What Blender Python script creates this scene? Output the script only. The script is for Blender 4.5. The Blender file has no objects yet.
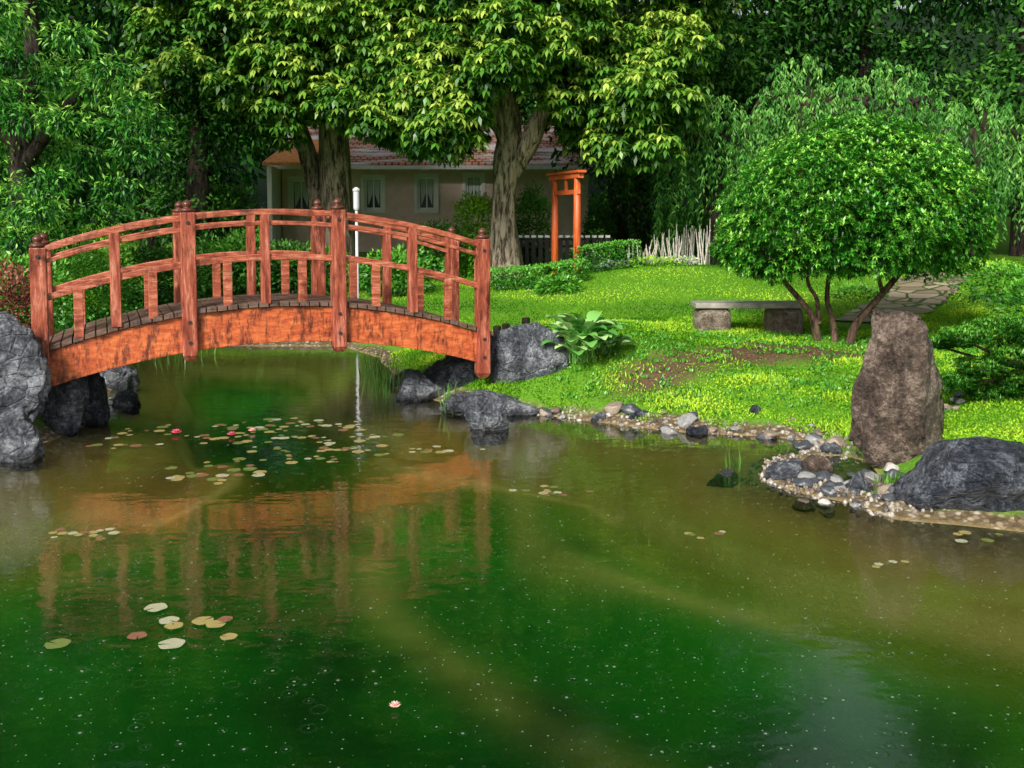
import bpy, math, random, bmesh
import numpy as np
from mathutils import Vector, Matrix, noise
rng=np.random.default_rng(11); random.seed(5)
F=995.0; CH=2.5; HY=215.0
sc=bpy.context.scene
def PX(px,py,d): return np.array([(px-512)*d/F, d, CH-(py-HY)*d/F])
def XY(px,d): return ((px-512)*d/F, d)
def GD(py,z=0.0): return (CH-z)*F/(py-HY)
# ------------------------------------------------------------------ camera
cam=bpy.data.cameras.new("camera"); co=bpy.data.objects.new("camera",cam); sc.collection.objects.link(co)
cam.lens=35; cam.sensor_width=36; cam.clip_end=2000; cam.clip_start=0.1
co.location=(0,0,CH); co.rotation_euler=(math.radians(90-4),0,0)
cam.shift_y=-(169-math.tan(math.radians(4))*F)/1024
sc.camera=co
sc.view_settings.view_transform='Standard'; sc.view_settings.look='None'; sc.view_settings.exposure=0
# ------------------------------------------------------------------ node helpers
class NT:
    def __init__(s,name):
        s.m=bpy.data.materials.new(name); s.m.use_nodes=True; s.t=s.m.node_tree; s.n=s.t.nodes; s.n.clear()
        s.out=s.n.new('ShaderNodeOutputMaterial')
    def new(s,t,**k):
        n=s.n.new(t)
        for a,b in k.items(): setattr(n,a,b)
        return n
    def link(s,a,b): s.t.links.new(a,b)
    def setin(s,sock,v):
        if isinstance(v,bpy.types.NodeSocket): s.link(v,sock)
        else:
            if sock.type=='RGBA' and hasattr(v,'__len__') and len(v)==3: v=tuple(v)+(1,)
            sock.default_value=v
    def math(s,op,a,b=0.0,clamp=False):
        n=s.new('ShaderNodeMath',operation=op); n.use_clamp=clamp
        s.setin(n.inputs[0],a); s.setin(n.inputs[1],b); return n.outputs[0]
    def coord(s,kind='Object'): return s.new('ShaderNodeTexCoord').outputs[kind]
    def noise(s,scale,detail=4,rough=.55,vec=None,dist=0):
        n=s.new('ShaderNodeTexNoise'); n.inputs['Scale'].default_value=scale; n.inputs['Detail'].default_value=detail
        n.inputs['Roughness'].default_value=rough; n.inputs['Distortion'].default_value=dist
        if vec is not None: s.link(vec,n.inputs['Vector'])
        return n.outputs['Fac']
    def voro(s,scale,vec=None,feature='F1',out='Distance'):
        n=s.new('ShaderNodeTexVoronoi'); n.feature=feature; n.inputs['Scale'].default_value=scale
        if vec is not None: s.link(vec,n.inputs['Vector'])
        return n.outputs[out]
    def mapping(s,vec,scale=(1,1,1),rot=(0,0,0)):
        n=s.new('ShaderNodeMapping'); n.inputs['Scale'].default_value=scale; n.inputs['Rotation'].default_value=rot
        s.link(vec,n.inputs['Vector']); return n.outputs[0]
    def ramp(s,fac,stops):
        n=s.new('ShaderNodeValToRGB'); cr=n.color_ramp
        while len(cr.elements)<len(stops): cr.elements.new(.5)
        for e,(p,c) in zip(cr.elements,stops): e.position=p; e.color=c if len(c)==4 else tuple(c)+(1,)
        s.link(fac,n.inputs[0]); return n.outputs[0]
    def mix(s,fac,a,b,mode='MIX'):
        n=s.new('ShaderNodeMix',data_type='RGBA',blend_type=mode)
        s.setin(n.inputs[0],fac); s.setin(n.inputs[6],a); s.setin(n.inputs[7],b); return n.outputs[2]
    def rng(s,v,a,b,c=0.0,d=1.0):
        n=s.new('ShaderNodeMapRange'); s.link(v,n.inputs[0])
        for i,x in enumerate((a,b,c,d)): n.inputs[i+1].default_value=x
        return n.outputs[0]
    def bump(s,h,strength=.5,dist=.05,nrm=None):
        n=s.new('ShaderNodeBump'); n.inputs['Strength'].default_value=strength; n.inputs['Distance'].default_value=dist
        s.link(h,n.inputs['Height'])
        if nrm is not None: s.link(nrm,n.inputs['Normal'])
        return n.outputs[0]
    def pbr(s,col,rough=.7,nrm=None,spec=.5):
        p=s.new('ShaderNodeBsdfPrincipled'); s.setin(p.inputs['Base Color'],col); s.setin(p.inputs['Roughness'],rough)
        p.inputs['Specular IOR Level'].default_value=spec
        if nrm is not None: s.link(nrm,p.inputs['Normal'])
        return p.outputs[0]
    def done(s,sh): s.link(sh,s.out.inputs[0]); return s.m
def leaf_mat(name,dark,mid,light,transl=.0,gloss=.04):
    t=NT(name); a=t.new('ShaderNodeAttribute',attribute_name='tint')
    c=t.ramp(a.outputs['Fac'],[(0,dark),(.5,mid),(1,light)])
    d=t.new('ShaderNodeBsdfDiffuse'); t.link(c,d.inputs[0]); sh=d.outputs[0]
    if transl>0:
        tr=t.new('ShaderNodeBsdfTranslucent'); t.link(c,tr.inputs[0])
        m=t.new('ShaderNodeMixShader'); m.inputs[0].default_value=transl; t.link(sh,m.inputs[1]); t.link(tr.outputs[0],m.inputs[2]); sh=m.outputs[0]
    if gloss>0:
        g=t.new('ShaderNodeBsdfGlossy'); g.inputs['Roughness'].default_value=.42
        m=t.new('ShaderNodeMixShader'); m.inputs[0].default_value=gloss; t.link(sh,m.inputs[1]); t.link(g.outputs[0],m.inputs[2]); sh=m.outputs[0]
    return t.done(sh)
def plain(name,col,rough=.6,var=.25,scale=8,bump=.0,spec=.5):
    t=NT(name); n=t.noise(scale,4,.6,t.coord())
    d=tuple(c*(1-var) for c in col[:3])+(1,); l=tuple(min(1,c*(1+var)) for c in col[:3])+(1,)
    c=t.ramp(n,[(.3,d),(.7,l)])
    nb=t.bump(n,bump,.03) if bump else None
    return t.done(t.pbr(c,rough,nb,spec))
def wood(name,col,dark,light=None,vert=True,rough=.45,grime=.5):
    t=NT(name); co_=t.coord(); light=light or tuple(min(1,x*1.35) for x in col[:3])+(1,)
    sc_=(9,9,1.0) if vert else (1.5,3,12)
    g=t.noise(2.2,6,.75,t.mapping(co_,sc_)); b=t.noise(2.6,5,.75,t.mapping(co_,(2,2,.8)))
    c=t.ramp(g,[(.34,dark),(.52,col),(.68,light)])
    c=t.mix(t.rng(b,.5,.64,0,grime+.3),c,tuple(x*.28 for x in dark[:3])+(1,))
    return t.done(t.pbr(c,rough,t.bump(g,.6,.012)))
def rockmat(name,a,b,c_,scale=3.0,crack=1.0):
    t=NT(name); o=t.coord()
    n1=t.noise(scale,7,.72,o,.4); n2=t.noise(scale*8,5,.8,o); v=t.voro(scale*1.3,t.mapping(o,(1,1,1.6)),'DISTANCE_TO_EDGE')
    f=t.math('ADD',t.math('MULTIPLY',n1,.58),t.math('MULTIPLY',n2,.44))
    col=t.ramp(f,[(.41,a),(.51,b),(.62,c_)])
    moss=t.noise(scale*.7,4,.6,o)
    col=t.mix(t.rng(moss,.6,.72,0,.45),col,(.06,.08,.025,1))
    g=t.new('ShaderNodeNewGeometry'); sx=t.new('ShaderNodeSeparateXYZ'); t.link(g.outputs['Position'],sx.inputs[0])
    wet=t.rng(sx.outputs[2],0.0,.09,.35,1)
    cm=t.new('ShaderNodeCombineXYZ'); 
    for i in range(3): t.link(wet,cm.inputs[i])
    col=t.mix(1.0,col,cm.outputs[0],'MULTIPLY')
    h=t.math('ADD',f,t.math('MULTIPLY',t.math('MINIMUM',v,.06),3.0*crack)) if crack else f
    return t.done(t.pbr(col,.40,t.bump(h,1.0,.13)))
# ------------------------------------------------------------------ object helpers
def link(o): sc.collection.objects.link(o); return o
def meta(o,label,cat,group=None,kind=None):
    if label: o["label"]=label
    if cat: o["category"]=cat
    if group: o["group"]=group
    if kind: o["kind"]=kind
    return o
def empty(name,loc,label,cat,group=None):
    e=bpy.data.objects.new(name,None); e.location=tuple(float(v) for v in loc); e.empty_display_size=.2; link(e); return meta(e,label,cat,group)
def par(o,p):
    o.parent=p
    loc=Vector((0,0,0)) if p.type!='EMPTY' else Vector(p.location)
    o.matrix_parent_inverse=Matrix.Translation(-loc); return o
def mesh(name,V,Fc,mat,parent=None,smooth=False,bevel=0):
    me=bpy.data.meshes.new(name); me.from_pydata([tuple(map(float,v)) for v in V],[],[tuple(f) for f in Fc]); me.update()
    me.materials.append(mat)
    if smooth: me.polygons.foreach_set('use_smooth',[True]*len(me.polygons))
    o=link(bpy.data.objects.new(name,me))
    if parent is not None: par(o,parent)
    if bevel:
        b=o.modifiers.new('b','BEVEL'); b.width=bevel; b.segments=2; b.limit_method='ANGLE'
    return o
def npmesh(name,V,k,mat,tint=None,parent=None,smooth=False):
    nv=len(V); nf=nv//k
    me=bpy.data.meshes.new(name); me.vertices.add(nv); me.vertices.foreach_set('co',V.astype(np.float32).ravel())
    me.loops.add(nv); me.loops.foreach_set('vertex_index',np.arange(nv,dtype=np.int32))
    me.polygons.add(nf); me.polygons.foreach_set('loop_start',np.arange(0,nv,k,dtype=np.int32))
    me.update(calc_edges=True)
    if tint is not None:
        a=me.attributes.new('tint','FLOAT','POINT'); a.data.foreach_set('value',np.repeat(tint,k).astype(np.float32))
    me.materials.append(mat)
    o=link(bpy.data.objects.new(name,me))
    if parent is not None: par(o,parent)
    return o
BF=[(0,3,2,1),(4,5,6,7),(0,1,5,4),(1,2,6,5),(2,3,7,6),(3,0,4,7)]
class MB:
    def __init__(s): s.V=[]; s.F=[]
    def add(s,V,Fc):
        b=len(s.V); s.V+= [tuple(v) for v in V]; s.F+=[tuple(i+b for i in f) for f in Fc]; return s
    def box(s,x0,x1,y0,y1,z0,z1,tf=None):
        V=[(x0,y0,z0),(x1,y0,z0),(x1,y1,z0),(x0,y1,z0),(x0,y0,z1),(x1,y0,z1),(x1,y1,z1),(x0,y1,z1)]
        if tf: V=[tf(*v) for v in V]
        return s.add(V,BF)
    def make(s,name,mat,parent=None,smooth=False,bevel=0): return mesh(name,s.V,s.F,mat,parent,smooth,bevel)
    def lathe(s,c,prof,n=16):
        V=[];Fc=[]
        for r,z in prof:
            for i in range(n):
                a=2*math.pi*i/n; V.append((c[0]+r*math.cos(a),c[1]+r*math.sin(a),c[2]+z))
        m=len(prof)
        for j in range(m-1):
            for i in range(n): Fc.append((j*n+i,j*n+(i+1)%n,(j+1)*n+(i+1)%n,(j+1)*n+i))
        Fc.append(tuple(range(n-1,-1,-1))); Fc.append(tuple((m-1)*n+i for i in range(n)))
        return s.add(V,Fc)
    def tube(s,pts,rad,n=10,rough=.0,sub=5):
        P=[Vector(tuple(map(float,p))) for p in pts]
        Q=[];R=[]
        for i in range(len(P)-1):
            p0=P[max(i-1,0)];p1=P[i];p2=P[i+1];p3=P[min(i+2,len(P)-1)]
            for j in range(sub):
                t=j/sub
                Q.append(.5*((2*p1)+(p2-p0)*t+(2*p0-5*p1+4*p2-p3)*t*t+(3*p1-p0-3*p2+p3)*t**3)); R.append(rad[i]*(1-t)+rad[i+1]*t)
        Q.append(P[-1]);R.append(rad[-1])
        V=[];Fc=[]
        for i,q in enumerate(Q):
            d=(Q[min(i+1,len(Q)-1)]-Q[max(i-1,0)]).normalized()
            a=d.cross(Vector((0.3,1,0.1))).normalized(); b=d.cross(a)
            for k in range(n):
                th=2*math.pi*k/n
                rr=R[i]*(1+rough*(noise.noise(Vector((math.cos(th)*1.7,math.sin(th)*1.7,i*.13+pts[0][0])))*1.6+.35*math.sin(5*th+i*.1)))
                V.append(q+(a*math.cos(th)+b*math.sin(th))*rr)
        for i in range(len(Q)-1):
            for k in range(n): Fc.append((i*n+k,i*n+(k+1)%n,(i+1)*n+(k+1)%n,(i+1)*n+k))
        Fc.append(tuple(range(n)));Fc.append(tuple((len(Q)-1)*n+k for k in range(n-1,-1,-1)))
        return s.add(V,Fc)
# ------------------------------------------------------------------ terrain
pond=np.array([(-9,8.6),(-12,6),(-12,1.6),(11,1.6),(13,4),(12,7.2),(8,7.5),(5.5,7.6),(4.0,7.75),(3.2,8.1),(3.05,8.55),(2.65,8.95),(2.45,9.35),(2.65,9.95),
 (3.2,10.45),(3.45,10.95),(2.8,11.2),(2.15,11.36),(1.5,11.68),(.82,12.02),(.29,12.4),(-.5,12.75),(-.96,13.3),(-1.58,14.05),(-1.9,15.5),(-2.2,17.4),
 (-3.3,18.9),(-6.1,19.1),(-6.9,18.2),(-6.4,16.0),(-5.8,14.6),(-5.5,13.1),(-5.1,11.9),(-5.15,11.0),(-5.4,10.1),(-7,9.3)])
def SD(x,y):
    x=np.asarray(x,float);y=np.asarray(y,float)
    best=np.full(x.shape,1e9); ins=np.zeros(x.shape,bool); n=len(pond)
    for i in range(n):
        ax,ay=pond[i]; bx,by=pond[(i+1)%n]; dx,dy=bx-ax,by-ay
        t=np.clip(((x-ax)*dx+(y-ay)*dy)/(dx*dx+dy*dy),0,1)
        best=np.minimum(best,np.hypot(x-ax-t*dx,y-ay-t*dy))
        c=((ay>y)!=(by>y)); 
        if dy!=0: ins^= c&(x<ax+(y-ay)*dx/dy)
    return np.where(ins,-best,best)
def sm(v,a,b):
    t=np.clip((v-a)/(b-a),0,1); return t*t*(3-2*t)
def shelfw(x,y): return 1+.55*np.exp(-(((x+5)/2.5)**2+((y-8.5)/2.5)**2))+.2*np.sin(x*.9+y*.6)
def H(x,y,s=None):
    x=np.asarray(x,float);y=np.asarray(y,float)
    if s is None: s=SD(x,y)
    wob=.10*np.sin(x*1.9+1.3*np.sin(y*1.1))*np.cos(y*2.3+x*.7)+.05*np.sin(x*5.1+y*3.7)
    s=s+wob*.6*np.exp(-np.abs(s)/1.0)
    so=np.maximum(s,0)
    z=.02+.5*(1-np.exp(-so/1.3))+.03*np.minimum(so,20)
    z=z+.40*np.exp(-(((x-.9)/1.6)**2+((y-14.5)/1.5)**2))*(1-np.exp(-so/.5))
    z=z+.60*np.exp(-(((x+7.2)/1.7)**2+((y-11.4)/1.7)**2))*(1-np.exp(-so/.5))
    z=z+.50*np.exp(-(((x-4.2)/3.6)**2+((y-23.5)/3.2)**2))
    z=z+.30*np.exp(-(((x-9.5)/3.2)**2+((y-20.5)/3.0)**2))
    z=z-.40*np.exp(-(((x-3.3)/.9)**2+((y-9.6)/1.1)**2))*(1-np.exp(-so/.5))
    near=np.exp(-((y-13)/4)**2)
    z=z+(.05*np.sin(x*2.3+1.1*np.sin(y*1.7))*np.cos(y*2.9+x*.9)+.025*np.sin(x*5.3+y*2.1)*np.cos(y*6.1-x))*sm(so,.3,1.2)*near
    z=z+.02*np.sin(x*1.3+y*.7)*sm(so,1,3)+.012*np.sin(x*4.1)*np.cos(y*3.7)*sm(so,.5,2)
    sky_block_rise=24*sm(np.hypot(x*.8,y),50,120)  # unseen rise added behind the wood to block bright sky between trees
    z=z+sky_block_rise
    si=np.maximum(-s,0)/shelfw(x,y)
    zi=.02-.10*np.minimum(si,.25)/.25-.12*sm(si,.15,1.0)-.40*sm(si,1.0,1.4)-.5*sm(si,2.0,2.9)-.9*sm(-y,-8.0,-4.0)*sm(si,1.0,2.4)
    zi=zi+.30*np.exp(-(((x+1.4)/3.6)**2+((y-10.9)/1.15)**2)**1.5)*sm(si,.9,1.8)
    return np.where(s<=0,zi,z)
def Hs(x,y): return float(H(np.array([x]),np.array([y]))[0])
gx=np.concatenate([-np.geomspace(500,13.2,34),np.arange(-13,13.01,.1),np.geomspace(13.2,500,34)])
gy=np.concatenate([-np.geomspace(300,1,20),np.arange(0,30,.1),np.geomspace(30,700,70)])
X,Y=np.meshgrid(gx,gy); S=SD(X,Y); Z=H(X,Y,S)
nx,ny=len(gx),len(gy)
V=np.stack([X,Y,Z],-1).reshape(-1,3)
ii=np.arange(nx*ny).reshape(ny,nx)
Q=np.stack([ii[:-1,:-1],ii[:-1,1:],ii[1:,1:],ii[1:,:-1]],-1).reshape(-1,4)
me=bpy.data.meshes.new('ground'); me.vertices.add(len(V)); me.vertices.foreach_set('co',V.astype(np.float32).ravel())
me.loops.add(Q.size); me.loops.foreach_set('vertex_index',Q.astype(np.int32).ravel())
me.polygons.add(len(Q)); me.polygons.foreach_set('loop_start',np.arange(0,Q.size,4,dtype=np.int32)); me.update(calc_edges=True)
me.polygons.foreach_set('use_smooth',np.ones(len(Q),bool))
mound=1.05*np.exp(-((((X+1.4)/3.4)**2+((Y-10.7)/1.0)**2))**1.5)
# smooth second, wider terrace sweeping round the cove (an arc about a point on the bank)
rad=np.hypot((X-4.6)*.92,(Y-10.4)*1.15)
sa=np.where(S<0,np.maximum(S/shelfw(X,Y),-3.2)+mound*sm(-S,.9,1.6),S)
arc=np.exp(-((rad-4.15)/.16)**2)*sm(-S,.6,1.2)+.8*np.exp(-((rad-5.6)/.22)**2)*sm(-S,1.2,2.0)
inner=sm(4.15-rad,0,.5)*sm(-S,.6,1.2)
a=me.attributes.new('shore','FLOAT','POINT'); a.data.foreach_set('value',sa.astype(np.float32).ravel())
a=me.attributes.new('terrace','FLOAT','POINT'); a.data.foreach_set('value',arc.astype(np.float32).ravel())
a=me.attributes.new('terrace_inside','FLOAT','POINT'); a.data.foreach_set('value',inner.astype(np.float32).ravel())
def soilf(x,y):
    u=(x-2.4)*.75+(y-13.2)*.66; v=-(x-2.4)*.66+(y-13.2)*.75
    return .85*np.exp(-(((x-4.3)/1.5)**2+((y-13.8)/.7)**2))+.5*np.exp(-((u/1.9)**2+(v/.6)**2))+.35*np.exp(-(((x-1.6)/1.0)**2+((y-12.9)/.7)**2))
a=me.attributes.new('soil','FLOAT','POINT'); a.data.foreach_set('value',soilf(X,Y).astype(np.float32).ravel())
t=NT('ground_material'); o=t.coord(); g=t.new('ShaderNodeNewGeometry'); sx=t.new('ShaderNodeSeparateXYZ'); t.link(g.outputs['Position'],sx.inputs[0])
A_=lambda n: t.new('ShaderNodeAttribute',attribute_name=n).outputs['Fac']
shore=A_('shore'); soila=A_('soil')
n1=t.noise(1.1,4,.6,o); n2=t.noise(28,3,.75,o)
vn=t.new('ShaderNodeTexVoronoi'); vn.inputs['Scale'].default_value=16; t.link(o,vn.inputs['Vector']); vd=vn.outputs['Distance']; vp=vn.outputs['Color']
gr=t.ramp(n2,[(.28,(.025,.10,.006)),(.5,(.085,.25,.012)),(.75,(.22,.42,.03))])
gr=t.mix(t.rng(n1,.35,.65,0,.7),gr,(.12,.27,.015,1))
so_=t.ramp(n2,[(.3,(.035,.020,.014)),(.7,(.20,.11,.07))])
gr=t.mix(t.rng(t.math('ADD',soila,t.math('MULTIPLY',t.math('SUBTRACT',n2,.5),1.2)),.35,.7),gr,so_)
sepv=t.new('ShaderNodeSeparateColor'); t.link(vp,sepv.inputs[0])
gv=t.ramp(sepv.outputs[0],[(0,(.10,.07,.04)),(.4,(.24,.18,.11)),(.8,(.40,.33,.22)),(1,(.55,.50,.42))])
gv=t.mix(t.rng(vd,.25,.55,0,.8),gv,(.08,.055,.025,1))
sh2=t.math('ADD',shore,t.math('MULTIPLY',t.math('SUBTRACT',n1,.5),.5))
land=t.mix(t.rng(sh2,.12,.3),gv,gr)
z_=t.math('ADD',shore,t.math('MULTIPLY',t.math('SUBTRACT',n1,.5),.10))
bed=t.ramp(t.rng(z_,-3.2,0.0),[(0,(.015,.32,.02)),(.30,(.03,.42,.03)),(.50,(.12,.44,.03)),(.60,(.34,.48,.05)),(.632,(.90,.76,.24)),(.655,(.90,.76,.24)),(.68,(.66,.52,.12)),(.85,(.62,.46,.14)),(1,(.50,.38,.16))])
bed=t.mix(t.math('MULTIPLY',A_('terrace_inside'),.55),bed,(.42,.48,.07,1))
bed=t.mix(t.math('MULTIPLY',A_('terrace'),.8),bed,(.70,.72,.18,1))
bed=t.mix(t.rng(z_,-.65,-.12,0,.55),bed,gv)
bn=t.noise(.5,3,.6,o)
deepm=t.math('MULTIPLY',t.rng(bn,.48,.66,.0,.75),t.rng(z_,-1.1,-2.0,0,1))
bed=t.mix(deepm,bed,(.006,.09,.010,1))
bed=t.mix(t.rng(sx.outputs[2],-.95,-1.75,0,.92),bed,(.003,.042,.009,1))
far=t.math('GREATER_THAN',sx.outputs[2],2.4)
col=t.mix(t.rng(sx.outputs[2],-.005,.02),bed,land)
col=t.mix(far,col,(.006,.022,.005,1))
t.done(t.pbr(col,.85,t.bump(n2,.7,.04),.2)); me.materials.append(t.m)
gnd=link(bpy.data.objects.new('ground',me)); meta(gnd,None,None,kind='structure')
# water
t=NT('water_material'); o=t.coord()
w1=t.noise(3.0,2,.5,t.mapping(o,(1,1.6,1)))
def rings(scale,off,keep=.3,rs_=.055):
    mp=t.new('ShaderNodeMapping'); mp.inputs['Location'].default_value=(off,off*1.7,0); t.link(o,mp.inputs['Vector'])
    v=t.new('ShaderNodeTexVoronoi'); v.voronoi_dimensions='2D'; v.inputs['Scale'].default_value=scale; t.link(mp.outputs[0],v.inputs['Vector'])
    d=v.outputs['Distance']; sp=t.new('ShaderNodeSeparateColor'); t.link(v.outputs['Color'],sp.inputs[0])
    R=t.math('ADD',t.math('MULTIPLY',sp.outputs[0],.24),.04)
    q=t.math('DIVIDE',t.math('ABSOLUTE',t.math('SUBTRACT',d,R)),.05)
    ring=t.math('MULTIPLY',t.math('SUBTRACT',1.0,q,True),t.math('GREATER_THAN',sp.outputs[1],keep))
    return ring,t.math('MULTIPLY',t.math('LESS_THAN',d,t.math('MULTIPLY',sp.outputs[2],rs_)),t.math('GREATER_THAN',sp.outputs[1],keep))
r2,d2=rings(6.0,3.3,.45); r3,d3=rings(12,7.1,.2,.065)
h=t.math('ADD',w1,t.math('MULTIPLY',r2,.28))
nb=t.bump(h,.035,.12)
fr=t.new('ShaderNodeFresnel'); fr.inputs['IOR'].default_value=1.36; t.link(nb,fr.inputs['Normal'])
gl=t.new('ShaderNodeBsdfGlossy'); gl.inputs['Roughness'].default_value=.07; gl.inputs['Color'].default_value=(1,1,1,1); t.link(nb,gl.inputs['Normal'])
tr=t.new('ShaderNodeBsdfTransparent'); tr.inputs['Color'].default_value=(.90,.97,.78,1)
m=t.new('ShaderNodeMixShader'); t.link(t.math('MULTIPLY',fr.outputs[0],1.25,True),m.inputs[0]); t.link(tr.outputs[0],m.inputs[1]); t.link(gl.outputs[0],m.inputs[2])
df=t.new('ShaderNodeBsdfDiffuse'); df.inputs[0].default_value=(.5,.65,.5,1)
m2=t.new('ShaderNodeMixShader'); t.link(t.math('MULTIPLY',t.math('ADD',t.math('ADD',d3,d2,True),t.math('MULTIPLY',r2,.05)),.32),m2.inputs[0]); t.link(m.outputs[0],m2.inputs[1]); t.link(df.outputs[0],m2.inputs[2])
water_m=t.done(m2.outputs[0])
wt=mesh('water',[(-14,.5,0),(15,.5,0),(15,20.5,0),(-14,20.5,0)],[(0,1,2,3)],water_m); meta(wt,None,None,kind='structure')
# ------------------------------------------------------------------ foliage generators
def unit(n):
    v=rng.normal(size=(n,3)); return v/np.linalg.norm(v,axis=1,keepdims=True)
def norm(v): return v/np.maximum(np.linalg.norm(v,axis=1,keepdims=True),1e-9)
def leaves(base,d,L,W,jit=.6):
    n=len(base); d=norm(d); side=norm(np.cross(d,unit(n)*jit+np.array([0,0,1.0])))
    L=np.broadcast_to(np.asarray(L,float),(n,))[:,None]; W=np.broadcast_to(np.asarray(W,float),(n,))[:,None]
    nrm=np.cross(side,d)
    a=base; b=base+d*L*.45+side*W*.5+nrm*L*.06; c=base+d*L-nrm*L*.08; e=base+d*L*.45-side*W*.5+nrm*L*.06
    return np.stack([a,b,c,e],1).reshape(-1,3)
def shell(c,r,n,thick=.35,lump=1.0):
    u=unit(int(n*1.0))
    k=1+lump*(.13*np.sin(u[:,0]*5+c[0]*3)*np.cos(u[:,1]*6+c[2])+.10*np.sin(u[:,2]*9+c[1]))
    rr=(1-thick*rng.random(len(u))**1.6)*k
    return np.asarray(c)+u*np.asarray(r)*rr[:,None], u, rr
def rosettes(P,ax,k,L,W,lift,droop=0.0,jL=.3):
    n=len(P); ax=norm(ax+unit(n)*.35); e1=norm(np.cross(ax,unit(n))); e2=np.cross(ax,e1)
    out=[]; ph=rng.random(n)*6.28
    for i in range(k):
        th=ph+i*6.2832/k+rng.normal(size=n)*.15
        d=e1*np.cos(th)[:,None]+e2*np.sin(th)[:,None]+ax*lift+np.array([0,0,-droop])
        out.append(leaves(P,d,L*(1+jL*(rng.random(n)-.5)),W,.25).reshape(n,4,3))
    return np.concatenate(out,0).reshape(-1,3)
def clump_leaves(clumps,dens,L,W,droop=.3,thick=.5,flat=1.0,dk=0.0):
    Vs=[];T=[]
    for c,r in clumps:
        n=int(dens*r*r); rad=np.array([r,r,r*flat])
        P,u,rr=shell(c,rad,n,thick)
        d=u*.7+unit(n)*.8+np.array([0,0,-droop])
        Vs.append(leaves(P,d,L*(.7+.6*rng.random(n)),W,1.2)); b=rng.random()*.4-.02
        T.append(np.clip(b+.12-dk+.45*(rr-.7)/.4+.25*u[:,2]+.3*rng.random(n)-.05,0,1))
    return np.concatenate(Vs),np.concatenate(T)
def palmate(clumps,dens,L,W,k=6,lift=.15,droop=.6,thick=.45,base=-.04,ufac=.28):
    Vs=[];T=[]
    for c,r in clumps:
        n=int(dens*r*r); P,u,rr=shell(c,(r,r,r*.85),n,thick)
        ax=u*.6+np.array([0,-.15,.8]); 
        Vs.append(rosettes(P,ax,k,L,W,lift,droop)); b=base+rng.random()*.34
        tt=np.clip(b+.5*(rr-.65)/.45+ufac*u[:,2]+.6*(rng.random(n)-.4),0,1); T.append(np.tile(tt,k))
    return np.concatenate(Vs),np.concatenate(T)
def strands(starts,lens,step,L,W,out=None):
    Vs=[];T=[]
    for s,l in zip(starts,lens):
        m=max(3,int(l/step)); tt=np.linspace(0,1,m); dr=rng.normal(size=2)*.25
        P=np.stack([s[0]+dr[0]*tt*l*.5+rng.normal(size=m)*.03, s[1]+dr[1]*tt*l*.5+rng.normal(size=m)*.03, s[2]+.25*np.sin(tt*1.6)*l*.3-tt*tt*l],1)
        P=np.repeat(P,2,0); n=len(P)
        d=np.array([0,0,-1.0])+unit(n)*.75
        Vs.append(leaves(P,d,L*(.7+.6*rng.random(n)),W,1.0)); T.append(np.clip(.2+.55*rng.random()+.25*(rng.random(n)-.5)+.2*(1-np.repeat(tt,2)),0,1))
    return np.concatenate(Vs),np.concatenate(T)
M_chest=leaf_mat('chestnut_leaf',(.010,.055,.007),(.09,.26,.02),(.40,.54,.08),.15,.05)
M_left=leaf_mat('feathery_leaf',(.005,.05,.007),(.045,.25,.02),(.30,.60,.09),.18,.03)
M_dark=leaf_mat('dark_leaf',(.004,.022,.005),(.020,.095,.012),(.085,.25,.03),0,.02)
M_wood=leaf_mat('woodland_leaf',(.003,.020,.004),(.016,.075,.011),(.06,.17,.028),0,.0)
M_will=leaf_mat('weeping_leaf',(.010,.07,.012),(.06,.24,.035),(.27,.55,.11),.15,.02)
M_ball=leaf_mat('glossy_leaf',(.004,.06,.004),(.055,.30,.014),(.34,.70,.09),.12,.07)
M_bush=leaf_mat('bush_leaf',(.008,.06,.006),(.04,.20,.015),(.15,.42,.04))
M_bright=leaf_mat('bright_leaf',(.03,.14,.010),(.11,.34,.02),(.33,.56,.05),0,.0)
M_red=leaf_mat('red_leaf',(.03,.006,.006),(.13,.03,.025),(.28,.09,.06))
M_cover=leaf_mat('ground_cover_leaf',(.02,.10,.005),(.13,.34,.014),(.44,.64,.05),0,.0)
M_hosta=leaf_mat('hosta_leaf',(.07,.28,.04),(.22,.50,.11),(.55,.72,.34),.15,.05)
M_pine=leaf_mat('pine_needle',(.008,.05,.006),(.04,.20,.015),(.16,.42,.04))
M_reed=leaf_mat('reed_leaf',(.02,.08,.01),(.07,.2,.02),(.2,.36,.06))
def barkmat(name,a,b):
    t=NT(name); o=t.coord(); n=t.noise(3.2,6,.7,t.mapping(o,(3,3,.6)),.5); c=t.ramp(n,[(.41,a),(.57,b)])
    m_=t.noise(1.2,3,.6,o); c=t.mix(t.rng(m_,.55,.75,0,.4),c,(.10,.12,.03,1))
    return t.done(t.pbr(c,.85,t.bump(n,1.0,.12),.2))
M_bark=barkmat('grey_bark',(.10,.07,.05,1),(.74,.60,.47,1)); M_bark2=barkmat('dark_bark',(.012,.009,.008,1),(.06,.045,.035,1)); M_bark3=barkmat('brown_bark',(.04,.025,.018,1),(.20,.13,.09,1))
def tree(name,base,clumps,gen,leafmat,trunks,bark,label,cat='tree',group=None,roughness=.12,n=12):
    e=empty(name,base,label,cat,group)
    mb=MB()
    for pts,rad in trunks: mb.tube(pts,rad,n,roughness)
    if mb.V: mb.make('trunk',bark,e,True)
    V_,T_=gen(clumps); npmesh('crown',V_,4,leafmat,T_,e); return e
def interp(x,tab): return np.interp(x,[a for a,b in tab],[b for a,b in tab])
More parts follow.
